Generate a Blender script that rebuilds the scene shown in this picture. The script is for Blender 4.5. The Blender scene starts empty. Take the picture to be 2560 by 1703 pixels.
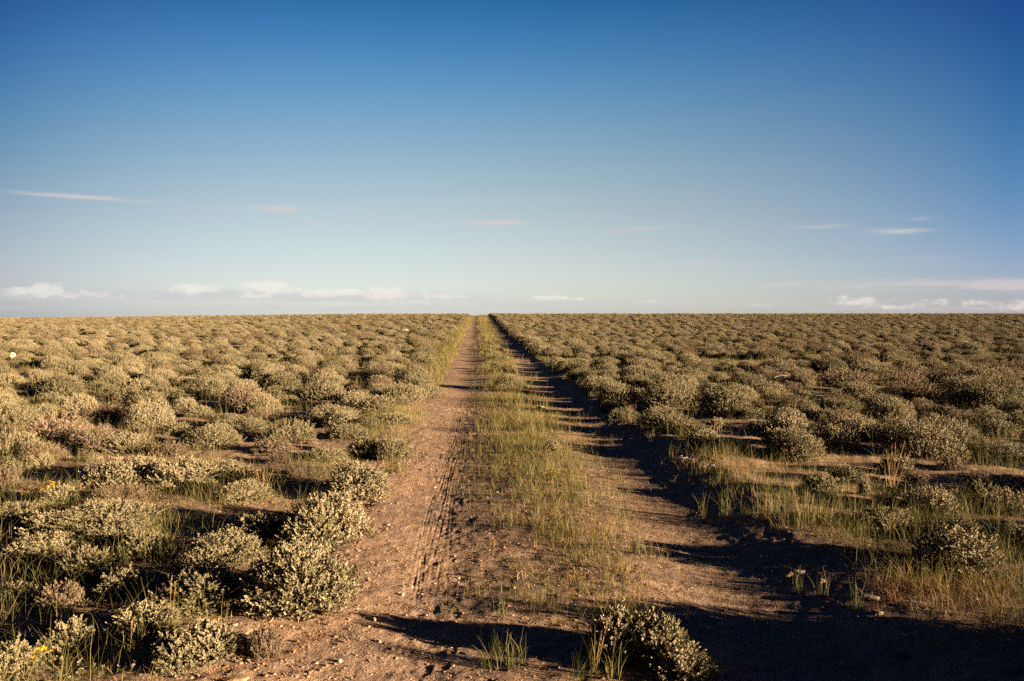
import bpy, math, numpy as np
from mathutils import Vector, Matrix
R = math.radians
S = bpy.context.scene
C = S.collection

# ------------------------------------------------------------------ camera
CAM_H, FPX = 1.55, 1991.0
PITCH, YAW = R(2.15), R(2.44)          # down, to the right of the track
cd = bpy.data.cameras.new('camera')
cd.lens = 28.0; cd.sensor_width = 36.0; cd.clip_start = 0.05; cd.clip_end = 30000
cam = bpy.data.objects.new('camera', cd); C.objects.link(cam)
cam.location = (0, 0, CAM_H)
cam.rotation_euler = (R(90) - PITCH, 0, -YAW)
S.camera = cam

# ------------------------------------------------------------------ exposure
S.view_settings.view_transform = 'Standard'
S.view_settings.look = 'None'
S.view_settings.gamma = 1.0
S.view_settings.exposure = 3.3
S.cycles.use_denoising = False
S.cycles.max_bounces = 4
S.cycles.diffuse_bounces = 2
S.cycles.transparent_max_bounces = 4

# ------------------------------------------------------------------ sun
SUN_EL, SUN_AZ = R(8.7), R(113)       # azimuth clockwise from the track direction (+Y)
sd = Vector((math.cos(SUN_EL)*math.sin(SUN_AZ), math.cos(SUN_EL)*math.cos(SUN_AZ), math.sin(SUN_EL)))
sl = bpy.data.lights.new('sun', 'SUN')
sl.energy = 5.0; sl.angle = R(0.5); sl.color = (1.0, 0.73, 0.43)
so = bpy.data.objects.new('sun', sl); C.objects.link(so)
so.rotation_euler = (-sd).to_track_quat('-Z', 'Y').to_euler()
so.location = (20, -10, 20)

# ------------------------------------------------------------------ node helper
class NT:
    def __init__(s, tree, k=1.0): s.t = tree; s.n = tree.nodes; s.l = tree.links; s.k = k
    def new(s, typ, **kw):
        n = s.n.new(typ)
        for k, v in kw.items(): setattr(n, k, v)
        return n
    def put(s, sock, v):
        if isinstance(v, bpy.types.NodeSocket): s.l.new(v, sock)
        else: sock.default_value = v
    def m(s, op, a, b=None, c=None, clamp=False):
        n = s.new('ShaderNodeMath', operation=op, use_clamp=clamp)
        for i, v in enumerate((a, b, c)):
            if v is not None: s.put(n.inputs[i], v)
        return n.outputs[0]
    def mix(s, f, a, b, mode='MIX'):
        n = s.new('ShaderNodeMix', data_type='RGBA', blend_type=mode)
        s.put(n.inputs[0], f); s.put(n.inputs[6], a); s.put(n.inputs[7], b)
        return n.outputs[2]
    def smooth(s, v, a, b):
        n = s.new('ShaderNodeMapRange', interpolation_type='SMOOTHSTEP')
        s.put(n.inputs[0], v); n.inputs[1].default_value = a; n.inputs[2].default_value = b
        return n.outputs[0]
    def noise(s, vec, scale, detail=4, rough=0.55):
        n = s.new('ShaderNodeTexNoise')
        s.put(n.inputs['Vector'], vec); n.inputs['Scale'].default_value = scale
        n.inputs['Detail'].default_value = detail; n.inputs['Roughness'].default_value = rough
        return n.outputs[0]
    def ramp(s, f, stops):
        n = s.new('ShaderNodeValToRGB'); s.put(n.inputs[0], f)
        e = n.color_ramp.elements
        while len(e) < len(stops): e.new(0.5)
        for q, (p, c) in zip(e, stops): q.position = p; q.color = (c[0]*s.k, c[1]*s.k, c[2]*s.k, 1)
        return n.outputs[0]

# ------------------------------------------------------------------ pixels (2560 x 1703) to directions and ground points
F_ = np.array([math.sin(YAW)*math.cos(PITCH), math.cos(YAW)*math.cos(PITCH), -math.sin(PITCH)])
R_ = np.array([math.cos(YAW), -math.sin(YAW), 0.0])
U_ = np.cross(R_, F_)
def ray(px, py):
    d = F_ + R_*((px-1280)/FPX) - U_*((py-851.5)/FPX)
    return d/np.linalg.norm(d)
def azel(px, py):
    d = ray(px, py)
    return math.atan2(d[0], d[1]), math.asin(d[2])

# ------------------------------------------------------------------ sky
W = bpy.data.worlds.new('World'); S.world = W
W.use_nodes = True
t = NT(W.node_tree); t.n.clear()
out = t.new('ShaderNodeOutputWorld'); bg = t.new('ShaderNodeBackground')
sky = t.new('ShaderNodeTexSky', sky_type='NISHITA')
sky.sun_disc = False; sky.sun_elevation = SUN_EL; sky.sun_rotation = SUN_AZ
sky.altitude = 1800; sky.air_density = 1.0; sky.dust_density = 0.6; sky.ozone_density = 2.5
SKY_STRENGTH = 0.05
tc = t.new('ShaderNodeTexCoord'); sep = t.new('ShaderNodeSeparateXYZ')
t.l.new(tc.outputs['Generated'], sep.inputs[0])
az = t.m('ARCTAN2', sep.outputs[0], sep.outputs[1]); el = t.m('ARCSINE', sep.outputs[2])
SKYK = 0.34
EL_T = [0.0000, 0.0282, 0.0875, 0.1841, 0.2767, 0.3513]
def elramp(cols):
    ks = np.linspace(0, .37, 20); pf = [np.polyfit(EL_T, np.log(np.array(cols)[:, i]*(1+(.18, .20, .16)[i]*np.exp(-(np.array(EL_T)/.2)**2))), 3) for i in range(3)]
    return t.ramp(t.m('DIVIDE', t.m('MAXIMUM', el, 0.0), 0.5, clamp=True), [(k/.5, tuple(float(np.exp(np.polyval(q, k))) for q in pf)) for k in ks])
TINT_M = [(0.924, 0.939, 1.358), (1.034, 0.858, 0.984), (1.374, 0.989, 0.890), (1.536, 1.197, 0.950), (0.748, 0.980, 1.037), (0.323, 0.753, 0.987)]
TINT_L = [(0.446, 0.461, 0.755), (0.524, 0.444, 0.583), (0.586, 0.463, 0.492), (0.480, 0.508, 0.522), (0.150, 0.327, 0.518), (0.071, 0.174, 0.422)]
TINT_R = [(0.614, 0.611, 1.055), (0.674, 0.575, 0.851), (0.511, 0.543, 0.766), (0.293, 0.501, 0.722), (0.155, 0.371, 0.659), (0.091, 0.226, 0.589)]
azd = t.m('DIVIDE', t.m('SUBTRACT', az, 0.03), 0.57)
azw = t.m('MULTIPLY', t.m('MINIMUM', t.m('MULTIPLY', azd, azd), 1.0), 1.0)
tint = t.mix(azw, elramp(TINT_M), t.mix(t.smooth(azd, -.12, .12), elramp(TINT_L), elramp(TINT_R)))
deep = t.m('MULTIPLY', t.m('SUBTRACT', 1.0, t.m('MULTIPLY', t.smooth(t.m('ABSOLUTE', az), .75, 1.5), .60)), t.m('SUBTRACT', 1.0, t.m('MULTIPLY', t.smooth(el, .42, .9), .45)))  # sky out of view, behind and overhead, dimmed to weaken the fill light
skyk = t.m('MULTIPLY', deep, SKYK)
skc = t.new('ShaderNodeCombineXYZ')
for i in range(3): t.put(skc.inputs[i], skyk)
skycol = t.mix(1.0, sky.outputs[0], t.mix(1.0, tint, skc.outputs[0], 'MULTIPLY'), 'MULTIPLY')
def blob(a0, e0, sa, se, amp, tilt=0.0):
    x = t.m('DIVIDE', t.m('SUBTRACT', az, a0), sa)
    y = t.m('DIVIDE', t.m('SUBTRACT', t.m('SUBTRACT', el, e0), t.m('MULTIPLY', t.m('SUBTRACT', az, a0), tilt)), se)
    r2 = t.m('ADD', t.m('MULTIPLY', x, x), t.m('MULTIPLY', y, y))
    return t.m('MULTIPLY', t.m('EXPONENT', t.m('MULTIPLY', r2, -1.0)), amp)
def total(l):
    a = l[0]
    for b in l[1:]: a = t.m('ADD', a, b)
    return a
def cl(px, py, wpx, hpx, amp, tilt=0.0):
    a, e = azel(px, py)
    return blob(a, e, wpx/FPX, hpx/FPX, amp, tilt)
comb = t.new('ShaderNodeCombineXYZ')
t.put(comb.inputs[0], az); t.put(comb.inputs[1], t.m('MULTIPLY', el, 2.2))
comb2 = t.new('ShaderNodeCombineXYZ')
t.put(comb2.inputs[0], az); t.put(comb2.inputs[1], t.m('MULTIPLY', el, 9.0))
nz = t.noise(comb.outputs[0], 66, 7, 0.62)
nw = t.noise(comb2.outputs[0], 14, 5, 0.62)
# heaped clouds low over the horizon
env = total([cl(80, 730, 80, 13, .6), cl(125, 714, 30, 9, .45), cl(260, 738, 120, 8, .42), cl(488, 722, 50, 14, .8),
             cl(665, 716, 60, 15, 1.0), cl(640, 740, 60, 7, .5), cl(790, 733, 60, 10, .75), cl(860, 732, 40, 11, .7), cl(965, 734, 52, 16, .95),
             cl(1100, 740, 80, 8, .6), cl(1365, 744, 55, 8, .65), cl(1450, 748, 40, 6, .45), cl(1640, 754, 70, 6, .35), cl(1900, 762, 40, 6, .4),
             cl(2140, 753, 60, 15, .62), cl(2320, 756, 65, 10, .45), cl(2430, 757, 25, 9, .45), cl(2530, 765, 55, 16, .5), cl(2240, 770, 60, 6, .4)])
cum = t.m('MULTIPLY', t.smooth(t.m('ADD', env, t.m('MULTIPLY', t.m('SUBTRACT', nz, 0.5), 1.7)), 0.18, 0.75), t.smooth(env, .04, .3))
# thin flat streaks
env2 = total([cl(110, 488, 85, 6, .75, .0), cl(250, 496, 120, 6, .7, -.01), cl(690, 520, 75, 11, .8), cl(770, 550, 60, 9, .45, -.35), cl(1235, 557, 80, 7, .95),
              cl(1560, 572, 130, 6, .55), cl(2055, 566, 60, 7, .6), cl(2235, 580, 75, 10, .8), cl(2300, 546, 30, 6, .45), cl(1800, 660, 130, 8, .5),
              cl(1320, 655, 240, 6, .35), cl(1640, 634, 200, 6, .35, .03), cl(2230, 712, 260, 12, .8), cl(2520, 716, 100, 16, .7), cl(2310, 645, 70, 6, .45), cl(1960, 712, 50, 6, .5)])
band = total([cl(300, 738, 480, 14, 1.1), cl(900, 742, 460, 12, .95), cl(1500, 758, 400, 9, .7), cl(2300, 774, 300, 9, .6), cl(800, 770, 1100, 9, .7)])
wis = t.smooth(t.m('MULTIPLY', env2, t.m('ADD', 1.0, t.m('MULTIPLY', t.m('SUBTRACT', nw, 0.5), 3.6))), 0.05, 1.1)
CB = 1.53
ban = t.smooth(t.m('MULTIPLY', band, t.m('ADD', 1.0, t.m('MULTIPLY', t.m('SUBTRACT', nw, 0.5), 3.2))), 0.1, 1.2)
c0 = t.mix(t.m('MULTIPLY', ban, 0.62), skycol, (CB*.80, CB*.80, CB*.83, 1))
c1 = t.mix(t.m('MULTIPLY', wis, 0.65), c0, (CB*.93, CB*.82, CB*.80, 1))
c2 = t.mix(t.m('MULTIPLY', cum, 0.5), c1, (CB*1.3, CB*1.22, CB*1.10, 1))
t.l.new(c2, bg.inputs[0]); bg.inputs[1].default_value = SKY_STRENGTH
t.l.new(bg.outputs[0], out.inputs[0])

# ------------------------------------------------------------------ numeric noise and the lie of the land
def hash2(ix, iy, seed):
    h = (ix.astype(np.int64)*374761393 + iy.astype(np.int64)*668265263 + seed*1442695041) & 0xffffffff
    h = ((h ^ (h >> 13))*1274126177) & 0xffffffff
    return ((h ^ (h >> 16)) & 0xffff)/65535.0
def vnoise(x, y, seed=0):
    x = np.asarray(x, float); y = np.asarray(y, float)
    ix = np.floor(x); iy = np.floor(y); fx = x-ix; fy = y-iy
    fx = fx*fx*(3-2*fx); fy = fy*fy*(3-2*fy)
    a = hash2(ix, iy, seed); b = hash2(ix+1, iy, seed); c = hash2(ix, iy+1, seed); d = hash2(ix+1, iy+1, seed)
    return (a+(b-a)*fx)*(1-fy) + (c+(d-c)*fx)*fy - 0.5
def fbm(x, y, seed=0, o=4):
    s = 0; a = 1.0
    for k in range(o):
        s = s + a*vnoise(x*2**k + 17.3*k, y*2**k - 9.1*k, seed+k); a *= 0.5
    return s
def sstep(x, a, b):
    u = np.clip((np.asarray(x, float)-a)/(b-a), 0, 1)
    return u*u*(3-2*u)
_py = np.array([-400, -60, 0, 4, 9.5, 20, 36, 70, 100, 118, 135, 165, 260, 600, 1500, 6000.])
_pz = np.array([0, 0, 0, 0, .02, -.08, -.10, .16, .52, .72, .74, .45, -1.8, -9, -22, -60.])
_dy = np.linspace(-400, 6000, 64001); _dz = np.interp(_dy, _py, _pz)
_k = np.hanning(61); _k /= _k.sum(); _dz[200:-200] = np.convolve(_dz, _k, 'same')[200:-200]
XL, XR = -0.25, 1.45
def height(x, y, fine=True):
    x = np.asarray(x, float); y = np.asarray(y, float)
    z = np.interp(y, _dy, _dz)
    z = z - 0.62*sstep(-x, 8, 80)*sstep(y, 10, 125) - 0.03*sstep(x, 40, 140)*sstep(y, 10, 125)
    wob = 0.05*vnoise(y*.35, y*0+3.3, 5)
    rut = .75*np.exp(-((x-XL-wob)/.34)**2) + np.exp(-((x-XR-wob)/.42)**2)
    road = sstep(x, -1.15, -.75)*(1-sstep(x, 1.95, 2.3))
    z = z - 0.034*rut + 0.055*sstep(x, 1.6, 2.3)*(1-sstep(x, 4, 8))
    near = 1-sstep(y, 40, 120)
    z = z + near*(0.075*fbm(x*.8, y*.8, 11, 4)*(1-.8*road))
    if fine:
        n2 = 1-sstep(y, 9, 22)
        strip = np.exp(-((x-.62)/.38)**4)
        z = z + n2*(.010*fbm(x*9, y*9, 21, 3)*(1-.55*rut) + .007*fbm(x*26, y*26, 31, 2)
                    + .016*strip*np.maximum(fbm(x*6, y*6, 41, 3), -.1))
        gr = np.zeros_like(z)
        for o, w, k in ((-.10, .007, .5), (-.07, .005, .6), (-.045, .006, .8), (-.020, .005, .6), (.012, .006, .8), (.042, .005, .6), (.08, .007, .5), (.12, .006, .4)):
            xc = -.285 + o + .035*np.sin(y*.75+.6) + .012*np.sin(y*2.1+o*30)
            gr = gr + k*np.exp(-((x-xc)/w)**2)*(.35+.65*sstep(vnoise(y*1.7, y*0+o*90, 51), -.25, .1))
        z = z - .0034*gr*sstep(y, 4.0, 4.6)*n2
    return z
def at(px, py):
    d = ray(px, py); k = CAM_H/max(-d[2], 1e-4)
    for _ in range(40):
        k = .5*k + .5*(CAM_H-float(height(d[0]*k, d[1]*k, False)))/max(-d[2], 1e-4)
    return float(d[0]*k), float(d[1]*k)

# ------------------------------------------------------------------ mesh and tagging helpers
def mesh_from(name, V, Q, mats, mat_idx=None, tint=None, smooth=False, cover=None):
    me = bpy.data.meshes.new(name)
    V = np.ascontiguousarray(V, np.float32); Q = np.ascontiguousarray(Q, np.int32)
    n, k = Q.shape
    me.vertices.add(len(V)); me.vertices.foreach_set('co', V.ravel())
    me.loops.add(n*k); me.loops.foreach_set('vertex_index', Q.ravel())
    me.polygons.add(n); me.polygons.foreach_set('loop_start', np.arange(0, n*k, k, dtype=np.int32))
    for m in mats: me.materials.append(m)
    if mat_idx is not None: me.polygons.foreach_set('material_index', np.ascontiguousarray(mat_idx, np.int32))
    me.polygons.foreach_set('use_smooth', np.full(n, smooth, dtype=bool))
    for nm, a in (('tint', tint), ('cover', cover)):
        if a is not None:
            at_ = me.attributes.new(nm, 'FLOAT', 'POINT'); at_.data.foreach_set('value', np.ascontiguousarray(a, np.float32))
    me.update(calc_edges=True)
    return me
def link(name, me, parent=None, loc=(0, 0, 0)):
    o = bpy.data.objects.new(name, me); C.objects.link(o); o.location = loc
    if parent: o.parent = parent
    return o
def tag(o, label=None, cat=None, group=None, kind=None):
    if label: o['label'] = label
    if cat: o['category'] = cat
    if group: o['group'] = group
    if kind: o['kind'] = kind
    return o
def unit(v): return v/np.maximum(np.linalg.norm(v, axis=-1, keepdims=True), 1e-9)

# ------------------------------------------------------------------ materials
ALBEDO = 0.5                              # keeps every surface at its real-world reflectance for this exposure
def base_mat(name, rough=.8):
    m = bpy.data.materials.new(name); m.use_nodes = True
    t = NT(m.node_tree, ALBEDO); b = t.n['Principled BSDF']
    b.inputs['Roughness'].default_value = rough
    b.inputs['Specular IOR Level'].default_value = 0.15
    return m, t, b
def leaf_mat(name, stops, trans=.22, objrand=.35, rough=.75):
    m, t, b = base_mat(name, rough)
    a = t.new('ShaderNodeAttribute', attribute_name='tint').outputs['Fac']
    oi = t.new('ShaderNodeObjectInfo').outputs['Random']
    f = t.m('ADD', t.m('MULTIPLY', a, 1-objrand), t.m('MULTIPLY', oi, objrand))
    col = t.ramp(f, stops)
    t.l.new(col, b.inputs['Base Color'])
    tr = t.new('ShaderNodeBsdfTranslucent'); t.l.new(col, tr.inputs[0])
    mx = t.new('ShaderNodeMixShader'); mx.inputs[0].default_value = trans
    t.l.new(b.outputs[0], mx.inputs[1]); t.l.new(tr.outputs[0], mx.inputs[2])
    t.l.new(mx.outputs[0], t.n['Material Output'].inputs[0])
    return m
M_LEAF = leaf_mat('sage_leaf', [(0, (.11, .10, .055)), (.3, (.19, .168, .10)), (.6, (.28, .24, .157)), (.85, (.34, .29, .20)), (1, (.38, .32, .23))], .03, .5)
M_PINK = leaf_mat('dry_sage_leaf', [(0, (.10, .072, .05)), (.4, (.18, .132, .094)), (.8, (.25, .19, .137)), (1, (.30, .235, .16))], .03, .5)
M_GRASS = leaf_mat('grass_blade', [(0, (.07, .085, .02)), (.35, (.145, .145, .045)), (.7, (.235, .19, .07)), (1, (.34, .245, .11))], .30, 0.0, .6)
M_STRAW = leaf_mat('dry_grass', [(0, (.25, .12, .05)), (.5, (.34, .19, .085)), (1, (.42, .27, .13))], .2, 0.0)
M_YEL = leaf_mat('yellow_petal', [(0, (.62, .33, .015)), (1, (.75, .45, .02))], .25, 0.0)
M_MAG = leaf_mat('magenta_petal', [(0, (.30, .06, .20)), (.6, (.45, .13, .30)), (1, (.50, .25, .36))], .25, 0.0)
M_LIL = leaf_mat('lilac_petal', [(0, (.42, .28, .40)), (1, (.60, .48, .54))], .25, 0.0)
def twig_mat(name, a, b_):
    m, t, b = base_mat(name, .85)
    g = t.new('ShaderNodeNewGeometry')
    t.l.new(t.ramp(t.noise(g.outputs['Position'], 35, 3), [(.3, a), (.7, b_)]), b.inputs['Base Color'])
    return m
M_TWIG = twig_mat('sage_bark', (.13, .085, .065), (.25, .17, .135))
M_DEAD = twig_mat('weathered_wood', (.30, .20, .14), (.46, .34, .25))
M_DUNG = twig_mat('dark_debris', (.05, .018, .010), (.13, .05, .028))
def stone_mat(name, a, b_):
    m, t, b = base_mat(name, .85)
    g = t.new('ShaderNodeTexCoord')
    n = t.noise(g.outputs['Object'], 30, 5)
    t.l.new(t.ramp(n, [(.3, a), (.7, b_)]), b.inputs['Base Color'])
    bp = t.new('ShaderNodeBump'); bp.inputs['Strength'].default_value = .5; bp.inputs['Distance'].default_value = .01
    t.l.new(n, bp.inputs['Height']); t.l.new(bp.outputs[0], b.inputs['Normal'])
    return m
M_ROCKW = stone_mat('pale_stone', (.42, .31, .21), (.62, .50, .37))
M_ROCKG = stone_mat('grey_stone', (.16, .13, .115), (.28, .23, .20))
M_ROCKT = stone_mat('tan_stone', (.33, .20, .12), (.50, .34, .21))
# soil
def soil(name):
    m, t, b = base_mat(name, .95)
    b.inputs['Specular IOR Level'].default_value = 0.05
    g = t.new('ShaderNodeNewGeometry').outputs['Position']
    cov = t.new('ShaderNodeAttribute', attribute_name='cover').outputs['Fac']
    big = t.noise(g, 1.1, 5, .6); mid = t.noise(g, 14, 4, .65); fin = t.noise(g, 85, 3, .7)
    s1 = t.ramp(mid, [(.28, (.235, .152, .110)), (.52, (.355, .243, .177)), (.75, (.45, .32, .24))])
    s2 = t.ramp(mid, [(.28, (.21, .144, .118)), (.7, (.34, .243, .198))])
    s = t.mix(t.smooth(big, .40, .62), s1, s2)
    s = t.mix(t.m('MULTIPLY', t.smooth(fin, .60, .72), .5), s, (.26, .195, .14, 1))
    s = t.mix(t.m('MULTIPLY', t.smooth(fin, .42, .30), .6), s, (.07, .043, .03, 1))
    gr = t.ramp(t.noise(g, 5, 5, .65), [(.3, (.085, .085, .026)), (.5, (.165, .125, .046)), (.72, (.225, .155, .070))])
    c = t.mix(cov, s, gr)
    t.l.new(c, b.inputs['Base Color'])
    hgt = t.m('ADD', t.m('MULTIPLY', fin, .5), t.m('ADD', t.m('MULTIPLY', t.noise(g, 38, 4, .7), .9), t.m('MULTIPLY', mid, .7)))
    bp = t.new('ShaderNodeBump'); bp.inputs['Strength'].default_value = .9; bp.inputs['Distance'].default_value = .016
    t.l.new(hgt, bp.inputs['Height']); t.l.new(bp.outputs[0], b.inputs['Normal'])
    return m
M_SOIL = soil('desert_soil')

# ------------------------------------------------------------------ ground sheet and the two wheel tracks cut out of it
def stretch(lo, hi, d0, grow):
    a = [lo]; d = d0
    while a[-1] < hi: a.append(a[-1]+d); d *= grow
    return a
ys = [-300, -150, -80, -50, -30, -20, -12, -8, -5, -3, -1.5, -.5, .3, 1, 1.5, 1.9, 2.2]
y = 2.4
while y < 5800: ys.append(y); y += max(.018, .0058*y) if y < 120 else .035*(y-100)
xs = np.concatenate([-np.array(stretch(4.2, 5200, .05, 1.09))[::-1], np.arange(-4.15, -.42, .024), np.arange(-.42, -.10, .0052),
                     np.arange(-.095, 5.5, .024), np.array(stretch(5.52, 5200, .05, 1.09))])
ys = np.array(ys); nx, ny = len(xs), len(ys)
X, Y = np.meshgrid(xs, ys); Z = height(X, Y)
GV = np.stack([X, Y, Z], -1).reshape(-1, 3)
idx = np.arange(nx*ny).reshape(ny, nx)
GQ = np.stack([idx[:-1, :-1], idx[:-1, 1:], idx[1:, 1:], idx[1:, :-1]], -1).reshape(-1, 4)
def cover_at(x, y):
    n = fbm(x*.55, y*.55, 61, 4)
    off = np.maximum(1-sstep(x, -1.35-.3*n, -.75), sstep(x, 1.95, 2.5))
    strip = np.exp(-((x-.62)/.42)**4)
    dist = sstep(y, 6, 40)
    return np.clip(off*np.clip(sstep(n, .12-.55*dist, .45-.5*dist), 0, 1)*(.55+.45*dist) + strip*(.12+.75*sstep(y, 9, 26))*sstep(n, -.5, .1), 0, 1)
COV = cover_at(X, Y).ravel()
cxm = (X[:-1, :-1]+X[1:, 1:])*.5; cym = (Y[:-1, :-1]+Y[1:, 1:])*.5
edge = .10*fbm(cxm*2.2, cym*2.2, 71, 3)
istrack = (((np.abs(cxm-XL)+edge) < .36) | ((np.abs(cxm-XR)+edge) < .40)) & (cym < 160) & (cym > -12)
istrack = istrack.ravel()
def sub(V, Q, sel, cov):
    q = Q[sel]; u, inv = np.unique(q, return_inverse=True)
    return V[u], inv.reshape(q.shape), cov[u]
for nm, sel in (('ground', ~istrack), ('dirt_track', istrack)):
    v, q, c = sub(GV, GQ, sel, COV)
    tag(link(nm, mesh_from(nm, v, q, [M_SOIL], smooth=True, cover=c)), kind='structure')

# ------------------------------------------------------------------ foliage geometry
def leaf_quads(P, D, L, Wd, rng, N=None, nw=0.0):
    rnd = rng.normal(size=P.shape)
    if N is not None: rnd = rnd + N*nw
    s = unit(np.cross(D, rnd)); n = np.cross(D, s)
    L = L[:, None]; Wd = Wd[:, None]
    midp = P + D*L*.6 + n*L*.08
    V = np.stack([P, midp + s*Wd*.5, P + D*L, midp - s*Wd*.5], 1).reshape(-1, 3)
    return V, np.arange(len(V)).reshape(-1, 4)
def tubes(polys, sides=3):
    """polys: list of (points (k,3), radii (k)) -> quads"""
    VV, QQ, o = [], [], 0
    for pts, rad in polys:
        k = len(pts); d = unit(np.gradient(pts, axis=0))
        ref = np.where(np.abs(d[:, 2:3]) > .9, [[1., 0, 0]], [[0, 0, 1.]])
        a = unit(np.cross(d, ref)); b = np.cross(d, a)
        th = np.arange(sides)*2*math.pi/sides
        ring = pts[:, None] + rad[:, None, None]*(a[:, None]*np.cos(th)[None, :, None] + b[:, None]*np.sin(th)[None, :, None])
        VV.append(ring.reshape(-1, 3))
        i = np.arange(k-1)[:, None]*sides + np.arange(sides)[None]
        j = np.arange(k-1)[:, None]*sides + (np.arange(sides)[None]+1) % sides
        QQ.append(np.stack([i, j, j+sides, i+sides], -1).reshape(-1, 4)+o); o += k*sides
    return np.concatenate(VV), np.concatenate(QQ)
def bush_geo(rng, W_, H_, n_sprig, k_leaf, L, slen, n_twig, wide=.5, inner=.45, ragged=.06, nw=2.2):
    nl = rng.integers(5, 9)
    lob = [(0, 0, .39*W_, .94*H_)]
    for i in range(nl):
        a = 2*math.pi*(i+rng.uniform(-.3, .3))/nl; r = rng.uniform(.18, .33)*W_
        lob.append((r*math.cos(a), r*math.sin(a), rng.uniform(.14, .23)*W_, H_*rng.uniform(.6, 1.05)*(1-1.6*(r/W_)**2)))
    lob = np.array(lob); w = lob[:, 2]**2; w /= w.sum()
    m = int(n_sprig*2.2)
    li = rng.choice(len(lob), m, p=w); ph = rng.uniform(0, 2*math.pi, m); st = rng.uniform(-.05, 1, m); ct = np.sqrt(1-st*st)
    l = lob[li]
    N = np.stack([ct*np.cos(ph), ct*np.sin(ph), st*(l[:, 2]/l[:, 3])], 1); N = unit(N)
    rr = 1 + ragged*rng.normal(size=m)
    P = np.stack([l[:, 0]+l[:, 2]*ct*np.cos(ph)*rr, l[:, 1]+l[:, 2]*ct*np.sin(ph)*rr, np.maximum(l[:, 3]*(st*.86*rr+.10), .012)], 1)
    keep = np.ones(m, bool)
    for q in lob:
        e = ((P[:, 0]-q[0])/q[2])**2 + ((P[:, 1]-q[1])/q[2])**2 + (P[:, 2]/q[3])**2
        keep &= e > .62
    # gaps: drop clumps
    gx = rng.uniform(-.5, .5, (9, 3))*[W_, W_, H_]+[0, 0, H_*.5]
    for g in gx: keep &= np.linalg.norm((P-g)*[1, 1, 1.3], axis=1) > .075*W_*rng.uniform(.5, 1.2)
    P, N = P[keep][:n_sprig], N[keep][:n_sprig]
    m = len(P)
    D = unit(N*.75 + np.array([0, 0, .55]) + rng.normal(size=(m, 3))*.22)
    sl_ = slen*rng.uniform(.6, 1.35, m)
    P0 = P - D*sl_[:, None]*.55
    tt = np.tile(np.linspace(.12, 1, k_leaf), m) + rng.uniform(-.05, .05, m*k_leaf)
    PP = np.repeat(P0, k_leaf, 0) + np.repeat(D*sl_[:, None], k_leaf, 0)*tt[:, None]
    DD = np.repeat(D, k_leaf, 0)
    rad = rng.normal(size=PP.shape); rad = unit(rad - DD*(rad*DD).sum(1, keepdims=True))
    LD = unit(DD*(.75+.7*tt[:, None]) + rad*.72)
    ll = L*rng.uniform(.7, 1.25, len(PP))
    V, Q = leaf_quads(PP, LD, ll, ll*wide, rng, np.repeat(N, k_leaf, 0), nw)
    tint = np.clip(np.repeat(np.repeat(rng.uniform(.1, .9, m), k_leaf) + rng.normal(size=m*k_leaf)*.07, 4), 0, 1)
    # inner leaves
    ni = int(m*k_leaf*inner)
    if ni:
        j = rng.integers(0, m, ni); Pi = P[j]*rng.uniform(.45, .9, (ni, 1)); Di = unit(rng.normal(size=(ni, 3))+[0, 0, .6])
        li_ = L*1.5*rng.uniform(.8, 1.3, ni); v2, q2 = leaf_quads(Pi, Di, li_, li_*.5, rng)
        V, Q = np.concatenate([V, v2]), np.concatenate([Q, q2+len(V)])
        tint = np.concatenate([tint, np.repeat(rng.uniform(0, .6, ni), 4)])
    # stems
    pol = []
    for i in range(n_twig):
        j = rng.integers(0, m); e = P0[j]*rng.uniform(.85, 1.0)
        if rng.random() < .3:
            a = rng.uniform(0, 6.28); e = np.array([math.cos(a)*W_*.5, math.sin(a)*W_*.5, H_*rng.uniform(.06, .35)])*rng.uniform(.7, 1.0)
        b0 = np.array([rng.normal()*.03*W_, rng.normal()*.03*W_, -.01]); u = np.linspace(0, 1, 5)[:, None]
        mid = np.array([e[0], e[1], e[2]*.35])
        pts = (1-u)**2*b0 + 2*u*(1-u)*mid*.8 + u*u*e + np.concatenate([[[0, 0, 0]], rng.normal(size=(4, 3))*.012*W_/.6])
        pol.append((pts, np.linspace(1, .35, 5)*rng.uniform(.0025, .006)*(W_/.55)))
    TV, TQ = tubes(pol) if pol else (np.zeros((0, 3)), np.zeros((0, 4), int))
    return V, Q, tint, TV, TQ

VAR = []                                  # (kind, W, H, foliage mesh, branches mesh)
rng = np.random.default_rng(4)
for kind, W_, H_, ns, nt, cnt in (('pale', .34, .20, 170, 26, 4), ('pale', .55, .29, 330, 44, 5), ('pale', .85, .34, 560, 70, 5),
                                  ('dry', .40, .20, 130, 90, 3), ('dry', .70, .30, 270, 170, 3)):
    for i in range(cnt):
        V, Q, ti, TV, TQ = bush_geo(rng, W_, H_, int(ns*1.35), 20, .0145 if kind == 'pale' else .013, .058 if kind == 'pale' else .05, nt)
        VAR.append((kind, W_, H_, mesh_from('sagebrush_foliage', V, Q, [M_LEAF if kind == 'pale' else M_PINK], tint=ti),
                    mesh_from('sagebrush_branches', TV, TQ, [M_TWIG])))
_used = {}
def sagebrush(x, y, W_, H_, kind, label, group, rz, rng):
    c = [v for v in VAR if v[0] == kind]
    best = min(abs(math.log(v[1]/W_)) for v in c); c = [v for v in c if abs(math.log(v[1]/W_)) < best+.05]
    v = c[rng.integers(0, len(c))]
    e = bpy.data.objects.new('sagebrush', None); C.objects.link(e); e.empty_display_size = .1
    e.location = (x, y, float(height(x, y, False))-.012)
    e.rotation_euler = (rng.normal()*.04, rng.normal()*.04, rz)
    e.scale = (W_/v[1], W_/v[1]*rng.uniform(.85, 1.1), H_/v[2])
    tag(e, label, 'sagebrush', group)
    f = link('foliage', v[3], e); b = link('branches', v[4], e)
    return e

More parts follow.
